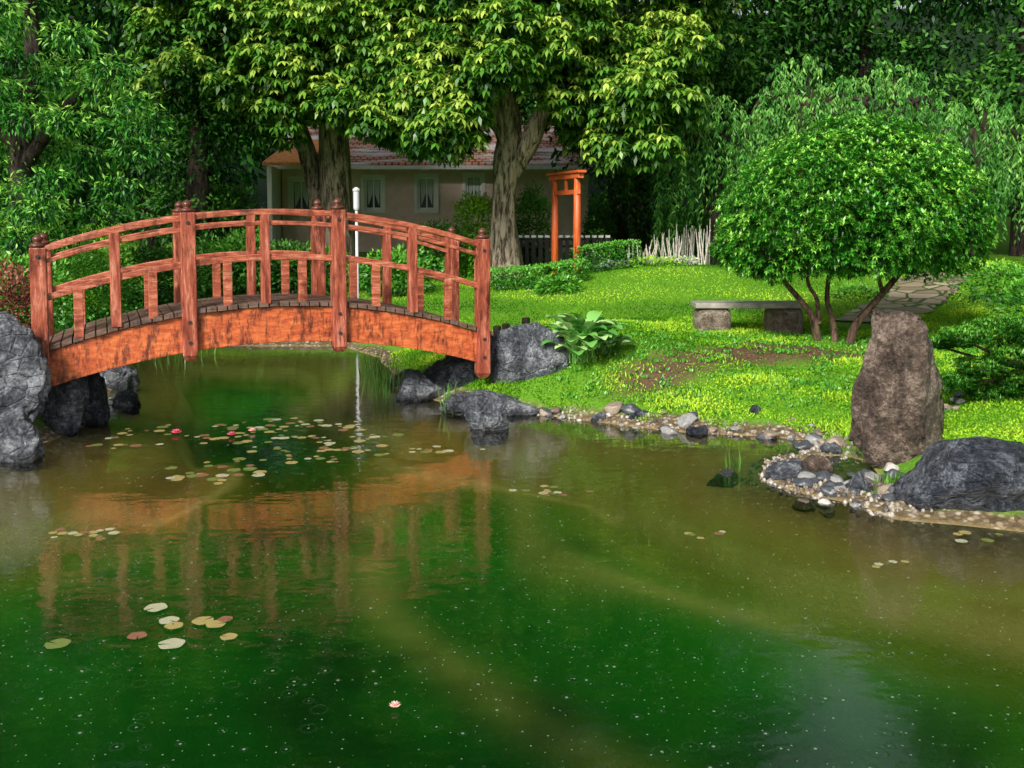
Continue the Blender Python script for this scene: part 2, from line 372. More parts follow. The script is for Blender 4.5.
def chest_clumps(px0,px1,tab,n,d0,d1,top,rmin=1.0,rmax=1.7):
    cl=[]
    for i in range(n):
        px=rng.uniform(px0,px1); d=rng.uniform(d0,d1); r=rng.uniform(rmin,rmax); rp=r*F/d
        yb=interp(px,tab)-rp*.8
        py=yb-(rng.random()**1.7)*(yb-top); cl.append((PX(px,py,d),r))
    return cl
def edge_clumps(tab,d,r,step,up=0):
    out=[]; px=tab[0][0]
    while px<tab[-1][0]:
        dd=d+rng.uniform(-2,2); rr=r*rng.uniform(.7,1.15); out.append((PX(px,interp(px,tab)-up-rr*F/dd*.85+rng.uniform(-8,8),dd),rr)); px+=step
    return out
tabA=[(160,105),(190,95),(215,90),(235,110),(262,138),(290,144),(315,112),(345,125),(370,142),(400,146),(430,162),(475,146)]
clA=chest_clumps(175,470,tabA,50,25,31,-430)+edge_clumps(tabA,25.5,.7,14)+edge_clumps(tabA,26,.95,22,40)+edge_clumps(tabA,27,1.0,24,80)
bA=XY(338,28); zA=Hs(*bA)
trA=[([(bA[0],28,zA-.2),PX(338,200,28),PX(334,130,28),PX(328,80,28),PX(318,10,28),PX(330,-150,28)],[.58,.44,.38,.36,.26,.12]),
     ([PX(324,232,28.3),PX(312,165,28.3),PX(298,120,28.3),PX(280,70,28),PX(250,0,28)],[.22,.24,.23,.2,.1]),
     ([PX(333,120,28),PX(360,60,28.5),PX(400,-10,28)],[.26,.2,.1]),([PX(326,60,28),PX(290,0,27),PX(250,-90,27)],[.25,.18,.08])]
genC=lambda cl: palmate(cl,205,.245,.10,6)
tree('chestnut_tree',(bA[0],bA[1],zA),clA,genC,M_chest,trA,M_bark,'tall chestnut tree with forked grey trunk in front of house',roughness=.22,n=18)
tabB=[(380,130),(410,155),(440,160),(468,140),(482,100),(510,88),(535,84),(560,118),(585,152),(625,174),(660,162),(690,105)]
clB=chest_clumps(395,685,tabB,54,24.5,31,-430)+edge_clumps(tabB,25,.7,14)+edge_clumps(tabB,25.5,.95,22,40)+edge_clumps(tabB,26.5,1.0,24,80)
bB=XY(505,27); zB=Hs(*bB)
trB=[([(bB[0],27,zB-.3),PX(504,262,27),PX(503,215,27),PX(507,165,27),PX(510,130,27),PX(503,70,27),PX(500,-20,27),PX(510,-160,27)],[.56,.42,.33,.34,.26,.24,.22,.1]),
     ([PX(510,172,27),PX(530,140,26.9),PX(546,100,26.8),PX(560,40,26.5),PX(590,-40,26)],[.28,.25,.2,.16,.08]),
     ([PX(508,150,27),PX(492,105,27),PX(470,50,27),PX(440,-30,27)],[.22,.2,.16,.08])]
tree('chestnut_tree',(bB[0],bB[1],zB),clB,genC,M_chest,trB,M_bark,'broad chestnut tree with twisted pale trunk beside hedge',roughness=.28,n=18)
# left feathery tree
cl=[]
for i in range(58):
    d=rng.uniform(15.5,20); px=rng.uniform(-160,130); py=rng.uniform(-150,250); 
    if px>90+ (0 if 40<py<190 else -45): px-=70
    cl.append((PX(px,py,d),rng.uniform(.45,.85)))
for px,py in [(115,70),(135,105),(140,150),(118,190),(100,215),(60,235),(20,240),(80,40),(125,130),(100,90),(150,125),(90,160),(50,180),(30,120),(60,80),(20,60),(70,120),(40,210)]: cl.append((PX(px,py,15.5+rng.random()),.45))
bx,by=XY(20,18); z0=Hs(bx,by)
tree('feathery_tree',(bx,by,z0),cl,lambda cl: clump_leaves(cl,1700,.115,.032,.6,.75,.55,.04),M_left,[([(bx,by,z0-.2),PX(25,150,18),PX(40,50,18),PX(30,-80,18)],[.25,.2,.15,.06]),([PX(25,170,18),PX(70,110,17.5),PX(110,80,17)],[.14,.1,.05]),([PX(25,150,18),PX(-40,90,17.5),PX(-90,40,17)],[.14,.1,.05])],M_bark2,'bright green feathery leaved tree overhanging pond bank')
def dark_tree(px,d,wpx,top,bot,label,name='dark_tree',mat=M_dark,L=.26,dens=150,n=None,rr=(1.2,2.0),bark=M_bark2,trunkr=.3,group=None,flat=.8):
    bx,by=XY(px,d); z0=Hs(bx,by); cl=[]
    n=n or max(8,int(wpx*(bot-top)/2300*(d/30)**2*1.3)); 
    for i in range(n):
        py=rng.uniform(top,bot); f=(py-top)/(bot-top); w=wpx*.5*math.sqrt(max(.05,1-(2*f-1)**2*.75))
        cl.append((PX(px+rng.uniform(-w,w),py,d+rng.uniform(-2,2)),rng.uniform(*rr)))
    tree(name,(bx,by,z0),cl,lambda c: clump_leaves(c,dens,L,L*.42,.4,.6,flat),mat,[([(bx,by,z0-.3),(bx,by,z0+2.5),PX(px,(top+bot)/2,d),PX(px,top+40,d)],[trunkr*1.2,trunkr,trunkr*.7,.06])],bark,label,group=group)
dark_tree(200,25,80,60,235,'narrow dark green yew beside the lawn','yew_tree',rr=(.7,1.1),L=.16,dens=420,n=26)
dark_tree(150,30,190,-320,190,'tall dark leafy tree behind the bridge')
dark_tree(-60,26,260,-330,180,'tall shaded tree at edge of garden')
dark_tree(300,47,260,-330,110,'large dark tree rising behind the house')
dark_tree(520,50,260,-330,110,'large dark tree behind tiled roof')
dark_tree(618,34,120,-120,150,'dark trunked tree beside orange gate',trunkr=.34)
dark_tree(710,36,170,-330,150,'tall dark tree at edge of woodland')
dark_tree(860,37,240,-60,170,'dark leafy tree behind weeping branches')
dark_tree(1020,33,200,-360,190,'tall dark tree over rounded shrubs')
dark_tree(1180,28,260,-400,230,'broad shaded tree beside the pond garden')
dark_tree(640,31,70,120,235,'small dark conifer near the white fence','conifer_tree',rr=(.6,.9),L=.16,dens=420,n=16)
def weeping(px,d,wpx,top,bot,nst,label):
    bx,by=XY(px,d); z0=Hs(bx,by); st=[];ln=[]
    for i in range(nst):
        f=rng.uniform(-1,1); py=top+(bot-top)*(.55*f*f+rng.random()*.62); st.append(PX(px+f*wpx/2,py,d+rng.uniform(-2,2)*(1-.3*abs(f)))); ln.append(rng.uniform(.6,1.7))
    e=empty('weeping_tree',(bx,by,z0),label,'tree')
    mb=MB(); mb.tube([(bx,by,z0-.3),PX(px,(top+bot)/2+30,d),PX(px+6,top+20,d)],[.22,.16,.05],10,.1)
    for k in range(6):
        f=-.8+.32*k; mb.tube([PX(px,(top+bot)/2,d),PX(px+f*wpx*.3,top+40,d),PX(px+f*wpx*.48,top+50+40*abs(f),d)],[.1,.07,.02],6)
    mb.make('trunk',M_bark2,e,True)
    V1,T1=strands(st,ln,.10,.17,.045)
    npmesh('crown',V1,4,M_will,T1,e)
weeping(800,27,150,55,200,330,'pale green weeping tree with hanging fronds')
weeping(885,29,150,60,190,300,'weeping tree with long drooping light branches')
weeping(715,27,120,95,225,280,'low weeping shrub tree with trailing fronds')
weeping(975,26,130,90,230,260,'drooping green tree beside rounded shrubs')
cl=[]
for i in range(240):
    x=rng.uniform(-46,48); y=50+rng.uniform(0,7); z=1+(17 if 13<x<17 else 23)*rng.random()**.9; cl.append((np.array([x,y,z]),rng.uniform(2.0,3.2)))
for i in range(70):
    sgn=-1 if i%2 else 1; x=sgn*rng.uniform(24,32); y=rng.uniform(8,46); cl.append((np.array([x,y,1+17*rng.random()]),rng.uniform(2,3)))
V_,T_=clump_leaves(cl,42,.62,.30,.4,.6,.85)
w=npmesh('wood',V_,4,M_wood,T_); meta(w,'dense dark green woodland behind the garden','wood',kind='stuff')
# ------------------------------------------------------------------ ball tree
d0=14.6; bx,by=XY(838,d0); z0=Hs(bx,by)
cl=[(PX(785,228,14.4),.98),(PX(755,244,14.5),.62),(PX(835,198,14.6),1.22),(PX(880,186,14.8),1.12),(PX(918,214,14.6),1.02),(PX(945,234,14.7),.72),(PX(865,222,13.8),1.0),(PX(815,184,14.9),.95),
    (PX(915,178,14.9),.75),(PX(845,158,14.9),.78),(PX(875,152,14.8),.66),(PX(795,202,14),.9),(PX(845,228,14.8),.9),(PX(895,230,14.2),.85),(PX(940,200,15),.65),(PX(775,206,15.2),.9),(PX(890,208,15.6),1.1),
    (PX(742,252,14.6),.42),(PX(958,248,14.7),.45),(PX(770,258,14.3),.45),(PX(925,252,14.3),.5),(PX(820,245,14.0),.6),(PX(875,248,14.0),.5)]
def genB(cl):
    Vs=[];T=[]
    for c,r in cl:
        n=int(1000*r*r); P,u,rr=shell(c,(r,r,r*.82),n,.28,.4); keep=P[:,2]>1.60+.07*np.sin(P[:,0]*6)+.05*np.sin(P[:,0]*17+P[:,1]*9)-.06*(np.abs(P[:,0]-5)>1.2); P=P[keep];u=u[keep];rr=rr[keep];n=len(P)
        Vs.append(rosettes(P,u*.8+np.array([0,0,.6]),7,.078,.028,.6,.0)); Vb=.0+.22*rng.random()
        patch=.2*np.sin(P[:,0]*5+P[:,2]*3)*np.cos(P[:,2]*7+P[:,1]*4)
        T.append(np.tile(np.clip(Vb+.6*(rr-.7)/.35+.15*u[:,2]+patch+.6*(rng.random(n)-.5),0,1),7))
    return np.concatenate(Vs),np.concatenate(T)
B0=(bx,by,z0-.1); B1=(bx-.22,by+.1,z0-.1); B2=(bx+.18,by-.05,z0-.1)
tr=[([B1,PX(814,318,14.6),PX(801,300,14.5),PX(782,278,14.4),PX(760,245,14.4)],[.07,.05,.042,.036,.025]),
    ([B0,PX(834,320,14.7),PX(828,300,14.8),PX(830,270,14.8),PX(835,230,14.8)],[.06,.042,.036,.032,.02]),
    ([B2,PX(857,326,14.5),PX(873,306,14.5),PX(893,282,14.5),PX(909,260,14.5),PX(925,240,14.6)],[.075,.06,.05,.045,.036,.025]),
    ([PX(820,322,14.6),PX(818,300,14.3),PX(808,280,14.2),PX(812,245,14.2)],[.04,.03,.025,.02]),([PX(884,294,14.5),PX(878,275,14.3),PX(868,245,14.3)],[.035,.028,.02])]
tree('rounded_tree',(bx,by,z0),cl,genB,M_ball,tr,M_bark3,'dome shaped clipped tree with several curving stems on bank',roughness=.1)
# ------------------------------------------------------------------ bushes & hedges
def bush(px,pyb,wpx,hpx,d,mat,label,name='bush',L=.09,dens=700,W=None,group=None):
    w=wpx*d/F; hh=hpx*d/F; x,y=XY(px,d); z0=CH-(pyb-HY)*d/F; zt=z0+hh; zg=min(z0,Hs(x,y)); hh=zt-zg
    Vs=[];T=[]
    for k in range(4):
        c=(x+rng.uniform(-.22,.22)*w,y+rng.uniform(-.15,.15)*w,zg+hh*(.42+.08*rng.random()))
        r=np.array([w*.36,w*.34,hh*.5]) if k else np.array([w*.48,w*.4,hh*.55])
        n=int(dens*r[0]*max(r[2],.25)*1.6)+60; P,u,rr=shell(c,r,n,.3)
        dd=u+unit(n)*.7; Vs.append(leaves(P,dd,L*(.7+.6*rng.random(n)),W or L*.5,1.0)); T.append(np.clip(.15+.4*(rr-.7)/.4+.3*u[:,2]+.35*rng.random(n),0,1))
    o=npmesh(name,np.concatenate(Vs),4,mat,np.concatenate(T)); meta(o,label,'bush',group); return o
for a in [(70,300,130,60,17.5,M_bush,'dense green bush on far pond bank'),(150,298,90,55,21,M_dark,'dark shrub on the far bank'),(230,292,80,60,23,M_bush,'leafy green shrub near yew'),
          (290,290,80,48,23,M_dark,'dark rounded shrub behind bridge rail'),(15,330,90,80,14.5,M_bush,'thick green bush beside bridge end'),(110,262,60,40,19,M_bright,'light green shrub under feathery tree'),
          (395,290,90,40,23,M_bush,'low green shrub behind bridge'),(330,285,60,36,24,M_bright,'pale green low shrub near trunk'),
          (472,240,44,52,27.5,M_bright,'bright yellow green shrub by house wall'),(530,262,34,76,29,M_bush,'tall dark green shrub beside chestnut trunk'),(437,262,50,40,27,M_dark,'dark clipped shrub below house window'),
          (560,298,46,22,21.5,M_bush,'small rounded clipped shrub on lawn'),(850,312,66,26,19,M_bush,'low rounded shrub behind bench'),(665,277,80,18,24.8,M_bright,'low leafy shrub before white stakes'),
          (1003,300,90,36,18,M_bush,'rounded clipped azalea shrub beside lawn'),(985,285,70,24,22,M_bright,'bright clipped shrub near stone path'),(1040,330,70,52,15,M_bush,'dense clipped shrub at lawn edge'),
          (700,256,70,46,29.5,M_bush,'dark green shrub behind white stakes'),(760,285,110,60,24,M_dark,'dark shrub mass behind rounded tree'),(905,280,110,50,26,M_dark,'dark undergrowth behind stone path'),
          (602,240,30,40,31,M_dark,'dark shrub beside orange gate'),(228,235,60,56,28,M_dark,'tall dark shrub near tiled annex')]:
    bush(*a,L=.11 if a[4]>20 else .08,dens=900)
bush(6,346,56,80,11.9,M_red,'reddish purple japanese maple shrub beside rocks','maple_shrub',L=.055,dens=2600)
def hedge(pts,w,h,label):
    Vs=[];T=[]
    for i in range(len(pts)-1):
        a=np.array(pts[i]);b=np.array(pts[i+1]); ln=np.linalg.norm(b-a); n=int(ln*1600)
        t_=rng.random(n); dirv=(b-a)/ln; pv=np.array([-dirv[1],dirv[0]]); q=rng.random(n)*3
        off=np.where(q<1,-w/2,np.where(q<2,rng.uniform(-w/2,w/2,n),w/2)); zz=np.where((q>=1)&(q<2),h,rng.uniform(0,h,n))
        xy=a+dirv*(t_*ln)[:,None]+pv*off[:,None]; P=np.stack([xy[:,0],xy[:,1],H(xy[:,0],xy[:,1])+zz],1)+rng.normal(size=(n,3))*.02
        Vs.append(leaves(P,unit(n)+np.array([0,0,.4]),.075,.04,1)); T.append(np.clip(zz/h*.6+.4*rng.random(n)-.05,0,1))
    o=npmesh('hedge',np.concatenate(Vs),4,M_bush,np.concatenate(T)); meta(o,label,'hedge')
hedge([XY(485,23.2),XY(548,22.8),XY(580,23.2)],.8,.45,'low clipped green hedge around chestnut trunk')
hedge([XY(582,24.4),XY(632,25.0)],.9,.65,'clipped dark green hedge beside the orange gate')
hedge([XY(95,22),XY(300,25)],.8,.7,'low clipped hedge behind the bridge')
# ------------------------------------------------------------------ house
M_wall=plain('mauve_render',(.90,.66,.58,1),.9,.12,3,.3); M_white=plain('white_paint',(.92,.92,.9,1),.5,.04,6)
t=NT('roof_tiles'); o=t.coord(); b=t.new('ShaderNodeTexBrick'); t.link(t.mapping(o,(1,1,1)),b.inputs['Vector'])
b.inputs['Scale'].default_value=2.2; b.inputs['Color1'].default_value=(.66,.24,.11,1); b.inputs['Color2'].default_value=(.32,.16,.11,1); b.inputs['Mortar'].default_value=(.08,.045,.035,1); b.inputs['Mortar Size'].default_value=.08; b.inputs['Brick Width'].default_value=.55; b.inputs['Row Height'].default_value=.5
nz=t.noise(.8,3,.6,t.mapping(o,(.6,3,1))); cc=t.mix(t.rng(nz,.45,.60),b.outputs['Color'],(.62,.58,.56,1)); M_roof=t.done(t.pbr(cc,.75,t.bump(b.outputs['Fac'],-.6,.05)))
M_oroof=plain('orange_tiles',(.75,.30,.09,1),.7,.35,9,.4); M_glass=NT('window_glass'); M_glass=M_glass.done(M_glass.pbr((.03,.045,.05,1),.08)); M_curt=plain('net_curtain',(.6,.68,.66,1),.9,.15,14)
M_trim=plain('grey_gutter',(.8,.8,.77,1),.5,.1)
def wallx(px,y): return (px-512)*y/F
hx0=wallx(283,38); hx1=wallx(588,38); hz0=Hs(-3,38)-.3; eave=2.5+52*38/F
he=empty('house',((hx0+hx1)/2,41,hz0),'brown rendered house with red tiled roof and white windows','house')
mb=MB(); 
wins=[(302,20,180,212),(374,18,178,210),(427,18,177,210),(474,16,176,204)]
xs=[];
for c,wd,a1,b1 in wins: xs.append((wallx(c-wd/2,38),wallx(c+wd/2,38),CH-(b1-HY)*38/F,CH-(a1-HY)*38/F))
xp=hx0
for (x0,x1,za,zb) in xs:
    mb.box(xp,x0,38,38.3,hz0,eave); mb.box(x0,x1,38,38.3,hz0,za); mb.box(x0,x1,38,38.3,zb,eave); xp=x1
mb.box(xp,hx1,38,38.3,hz0,eave)
mb.box(hx0,hx0+.3,38.3,45,hz0,eave); mb.box(hx1-.3,hx1,38.3,45,hz0,eave); mb.box(hx0+.3,hx1-.3,44.7,45,hz0,eave)
rz=2.5+85*41.5/F
mb.add([(hx0,38,eave),(hx0,45,eave),(hx0,41.5,rz-.1),(hx0+.3,38,eave),(hx0+.3,45,eave),(hx0+.3,41.5,rz-.1)],[(0,1,2),(3,5,4),(0,2,5,3),(1,4,5,2)])
mb.add([(hx1-.3,38,eave),(hx1-.3,45,eave),(hx1-.3,41.5,rz-.1),(hx1,38,eave),(hx1,45,eave),(hx1,41.5,rz-.1)],[(0,1,2),(3,5,4),(0,2,5,3),(1,4,5,2)])
mb.make('wall',M_wall,he)
mb=MB(); sl=(rz-eave)/3.5
for s_ in (-1,1):
    ye=41.5+s_*3.95; ze=rz-3.95*sl
    mb.add([(hx0-.3,ye,ze),(hx1+.3,ye,ze),(hx1+.3,41.5,rz),(hx0-.3,41.5,rz),(hx0-.3,ye,ze+.14),(hx1+.3,ye,ze+.14),(hx1+.3,41.5,rz+.14),(hx0-.3,41.5,rz+.14)],BF)
roof=mb.make('roof',M_roof,he)
MB().box(hx0-.32,hx1+.32,37.42,37.53,rz-3.95*sl-.08,rz-3.95*sl+.06).make('gutter',M_trim,he)
MB().box(-4.2,-3.5,41.2,41.8,rz-.3,rz+1.0).make('chimney',M_oroof,he)
for (x0,x1,za,zb) in xs:
    f=MB(); f.box(x0,x1,38.05,38.12,za,za+.09).box(x0,x1,38.05,38.12,zb-.09,zb).box(x0,x0+.09,38.05,38.12,za+.09,zb-.09).box(x1-.09,x1,38.05,38.12,za+.09,zb-.09)
    xm=(x0+x1)/2; f.box(xm-.03,xm+.03,38.06,38.11,za+.09,zb-.09)
    f.box(x0-.12,x1+.12,37.96,37.998,za-.13,za-.001).box(x0-.12,x1+.12,37.96,37.998,zb+.001,zb+.12).box(x0-.12,x0-.001,37.96,37.998,za,zb).box(x1+.001,x1+.12,37.96,37.998,za,zb)
    wo=empty('window',((x0+x1)/2,38.1,(za+zb)/2),None,None)
    wo.parent=he; wo.matrix_parent_inverse=Matrix.Translation(-Vector(he.location))
    def pw(o): o.parent=wo; o.matrix_parent_inverse=Matrix.Translation(-Vector(wo.location))
    pw(f.make('frame',M_white)); pw(MB().box(x0+.09,x1-.09,38.08,38.09,za+.09,zb-.09).make('glass',M_glass))
    c=MB(); hgt=zb-za
    c.add([(x0+.1,38.074,zb-.1),(xm-.03,38.074,zb-.1),(xm-.05,38.074,zb-hgt*.5),(x0+.14,38.074,za+.15)],[(0,1,2,3)]); c.add([(x1-.1,38.074,zb-.1),(xm+.03,38.074,zb-.1),(xm+.05,38.074,zb-hgt*.5),(x1-.14,38.074,za+.15)],[(3,2,1,0)])
    pw(c.make('curtain',M_curt))
ax0=wallx(271,37); ax1=wallx(292,37); ae=2.5+48*37/F
ae_=empty('outbuilding',((ax0+ax1)/2,38.5,Hs(ax0,37)),'small white walled annex with orange tiled roof','building')
MB().box(ax0,hx0-.05,36.6,41,Hs(ax0,37)-.3,ae).make('wall',M_white,ae_)
mb=MB(); mb.add([(ax0-.1,36.3,ae),(ax1+.9,36.3,ae),(ax1+.9,39.0,ae+1.0),(ax0+.4,39.0,ae+1.0),(ax0-.1,36.3,ae+.12),(ax1+.9,36.3,ae+.12),(ax1+.9,39.0,ae+1.12),(ax0+.4,39.0,ae+1.12)],BF); mb.make('roof',M_oroof,ae_)
# ------------------------------------------------------------------ fences
M_dwood=plain('dark_wood',(.02,.018,.018,1),.7,.3); M_bamboo=plain('bleached_bamboo',(.50,.47,.40,1),.7,.35,12)
fd=28.2; fx0,fx1=wallx(478,fd),wallx(612,fd); fz=CH-(251-HY)*fd/F
fe=empty('fence',((fx0+fx1)/2,fd,fz),'low dark wooden fence with white capped pickets','fence')
for za_,zb_ in ((.10,.17),(.30,.36)): MB().box(fx0,fx1,fd-.03,fd+.03,fz+za_,fz+zb_).make('rail',M_dwood,fe)
x=fx0
while x<fx1:
    po=MB().box(x,x+.11,fd-.1,fd-.04,fz-.5,fz+.38).make('picket',M_dwood,fe); c_=MB().box(x-.01,x+.12,fd-.11,fd-.03,fz+.382,fz+.45).make('picket_cap',M_white); c_.parent=po; x+=.19
be=empty('bamboo_fence',(*XY(668,25.9),Hs(*XY(668,25.9))),'row of slim bleached bamboo stakes beside hedge','fence')
for i in range(64):
    px=629+i*1.27; d=26.3+.4*math.sin(i*.3)-i*.015; x,y=XY(px,d); z0=Hs(x,y); zt=CH-(interp(px,[(629,245),(660,236),(690,226),(708,222)])-HY+rng.uniform(-6,12))*d/F
    lean=rng.normal()*.10; MB().tube([(x,y,z0-.1),(x+lean*.5,y,(z0+zt)/2),(x+lean,y,zt)],[.018,.016,.008],6,sub=1).make('stake',M_bamboo,be)
# ------------------------------------------------------------------ torii
M_torii=wood('orange_wood',(.62,.115,.03,1),(.34,.055,.015,1),(.78,.22,.07,1),grime=-.3)
p1=np.array(XY(577,25.2)); p2=np.array(XY(555,26.8)); zt=3.52
te=empty('torii_gate',(*((p1+p2)/2),Hs(*((p1+p2)/2))),'tall orange wooden torii gate on lawn','gate')
u_=(p2-p1)/np.linalg.norm(p2-p1); v_=np.array([-u_[1],u_[0]]); Lg=np.linalg.norm(p2-p1)
def tg(u,v,z): q=p1+u_*u+v_*v; return (q[0],q[1],z)
for u in (0,Lg):
    q=p1+u_*u; MB().lathe((q[0],q[1],Hs(*q)-.2),[(.105,0),(.095,1.5),(.085,zt-.1-Hs(*q)+.2)],14).make('post',M_torii,te,True)
MB().box(-.12,Lg+.12,-.05,.05,zt-.50,zt-.38,tg).make('tie_beam',M_torii,te,bevel=.01)
MB().box(-.25,Lg+.3,-.08,.08,zt-.1,zt+.03,tg).make('lintel',M_torii,te,bevel=.01)
MB().box(-.35,Lg+.4,-.12,.12,zt+.032,zt+.10,tg).make('cap_beam',M_torii,te,bevel=.01)
MB().box(Lg/2-.05,Lg/2+.05,-.03,.03,zt-.378,zt-.102,tg).make('strut',M_torii,te)
# ------------------------------------------------------------------ lamp
x,y=XY(357,19.8); zl=Hs(x,y)
le=empty('garden_lamp',(x,y,zl),'slim white garden lamp post with cylindrical head','lamp')
M_pole=plain('pale_metal',(.55,.57,.6,1),.35,.05)
MB().lathe((x,y,zl-.1),[(.045,0),(.035,.5),(.028,2.7-zl)],12).make('pole',M_pole,le,True)
MB().lathe((x,y,2.6),[(.05,0),(.06,.04),(.06,.36),(.075,.38),(.075,.41),(.02,.45)],16).make('lamp_head',M_pole,le,False)
# ------------------------------------------------------------------ bridge
A=np.array([-5.24,11.0]); Bq=np.array([-.39,13.0]); LB=float(np.linalg.norm(Bq-A)); bu=(Bq-A)/LB; bv=np.array([-bu[1],bu[0]]); WB=1.22
def BT(u,v,z): q=A+bu*u+bv*v; return (q[0],q[1],z)
def deck(u): t_=u/LB; return 1.02+.44*(1-(2*t_-1)**2)
M_red=wood('red_stained_wood',(.36,.085,.05,1),(.12,.022,.013,1),(.66,.28,.19,1),rough=.3,grime=.5); M_rail=wood('red_rail_wood',(.44,.115,.06,1),(.16,.03,.018,1),(.70,.31,.20,1),False,.3,.35)
M_cap=plain('brown_cap',(.10,.03,.018,1),.35,.2); M_bolt=plain('iron_bolt',(.03,.025,.025,1),.5,.2)
M_plank=wood('weathered_planks',(.15,.09,.065,1),(.05,.028,.02,1),None,False,.6)
t=NT('orange_stained_beam'); o=t.coord(); g=t.noise(2.2,7,.75,t.mapping(o,(2.5,4,8))); b=t.noise(3.2,6,.8,t.mapping(o,(3.4,3.4,.9)))
c=t.ramp(g,[(.3,(.24,.036,.014)),(.47,(.50,.10,.03)),(.62,(.70,.19,.055)),(.78,(.80,.34,.14))]); c=t.mix(t.rng(b,.49,.60,0,.88),c,(.075,.016,.010)); M_fas=t.done(t.pbr(c,.45,t.bump(g,.5,.015)))
br=empty('arched_bridge',(*( (A+Bq)/2+bv*.65),deck(LB/2)),'red wooden arched footbridge spanning the pond','bridge')
def sweep(u0,u1,v0,v1,lo,hi,name,mat,n=40,bev=.008):
    V=[];Fc=[]
    for i in range(n+1):
        u=u0+(u1-u0)*i/n; zl,zh=lo(u),hi(u); V+=[BT(u,v0,zl),BT(u,v1,zl),BT(u,v1,zh),BT(u,v0,zh)]
    for i in range(n):
        a=4*i;b=a+4
        for k in range(4): Fc.append((a+k,a+(k+1)%4,b+(k+1)%4,b+k))
    Fc.append((3,2,1,0)); Fc.append((4*n,4*n+1,4*n+2,4*n+3))
    return mesh(name,V,Fc,mat,br,False,bev)
mb=MB(); npl=46
for i in range(npl):
    u=-.15+(LB+.3)*i/npl; w_=(LB+.3)/npl-.014; za=deck(u); zb=deck(u+w_); e0=-.04+random.uniform(-.02,.012); e1=WB+.03
    mb.add([BT(u,e0,za-.06),BT(u+w_,e0,zb-.06),BT(u+w_,e1,zb-.06),BT(u,e1,za-.06),BT(u,e0,za),BT(u+w_,e0,zb),BT(u+w_,e1,zb),BT(u,e1,za)],BF)
mb.make('deck',M_plank,br,bevel=.004)
for v0 in (.0,WB-.07):
    sweep(-.1,LB+.1,v0,v0+.07,lambda u:deck(u)-.50+.03*(abs(2*u/LB-1)**2),lambda u:deck(u)-.065,'beam',M_fas)
for i in range(7):
    u=.3+i*(LB-.6)/6; MB().box(u-.04,u+.04,.075,WB-.075,deck(u)-.3,deck(u)-.12,BT).make('cross_beam',M_plank,br)
tp=[0,.3014,.6378,1.0]
for sgn,v in ((-1,0.0),(1,WB)):
    for i in range(4):
        u=LB*tp[i]; z1=deck(u)+[1.12,1.14,1.14,1.17][i]; zb=deck(u)-[.45,.60,.62,.66][i]; h=.085
        pm=MB(); pm.box(u-h,u+h,v-h,v+h-.005,zb+.06,z1,BT)
        pm.add([BT(u-h,v-h,zb+.06),BT(u+h,v-h,zb+.06),BT(u+h,v+h-.005,zb+.06),BT(u-h,v+h-.005,zb+.06),BT(u-.05,v-.05,zb),BT(u+.05,v-.05,zb),BT(u+.05,v+.05,zb),BT(u-.05,v+.05,zb)],[(0,1,5,4),(1,2,6,5),(2,3,7,6),(3,0,4,7),(4,5,6,7)])
        po=pm.make('post',M_red,br,bevel=.012)
        f=MB(); q=BT(u,v,z1); f.lathe(q,[(.082,.0),(.092,.02),(.092,.035),(.045,.05),(.04,.06),(.056,.08),(.058,.10),(.045,.12),(.018,.14),(.004,.15)],16)
        fo=f.make('post_cap',M_cap,None,True); fo.parent=po
        vb=v-h-.006
        for zz in (deck(u)-.14,deck(u)-.38,deck(u)+1.02):
            b_=MB(); Vb=[];n=10
            for k in range(n): a_=6.283*k/n; Vb.append(BT(u+.020*math.cos(a_),vb-.006,zz+.020*math.sin(a_)))
            for k in range(n): a_=6.283*k/n; Vb.append(BT(u+.024*math.cos(a_),vb+.008,zz+.024*math.sin(a_)))
            b_.add(Vb,[tuple(range(n))]+[(k,(k+1)%n,n+(k+1)%n,n+k) for k in range(n)])
            bo=b_.make('bolt',M_bolt,None); bo.parent=po
    for i in range(3):
        u=LB*(tp[i]+tp[i+1])/2; h=.055
        MB().box(u-h,u+h,v-h,v+h,deck(u)-.02,deck(u)+1.06,BT).make('intermediate_post',M_red,br,bevel=.008)
        for f_ in (.25,.75):
            uu=LB*(tp[i]+(tp[i+1]-tp[i])*f_); MB().box(uu-.05,uu+.05,v-.04,v+.04,deck(uu)-.02,deck(uu)+.53,BT).make('baluster',M_rail,br,bevel=.006)
    sweep(0,LB,v-.055,v+.055,lambda u:deck(u)+1.045,lambda u:deck(u)+1.115,'handrail',M_rail)
    sweep(0,LB,v-.03,v+.03,lambda u:deck(u)+.92,lambda u:deck(u)+.97,'upper_rail',M_rail)
    sweep(0,LB,v-.035,v+.035,lambda u:deck(u)+.50,lambda u:deck(u)+.575,'middle_rail',M_rail)
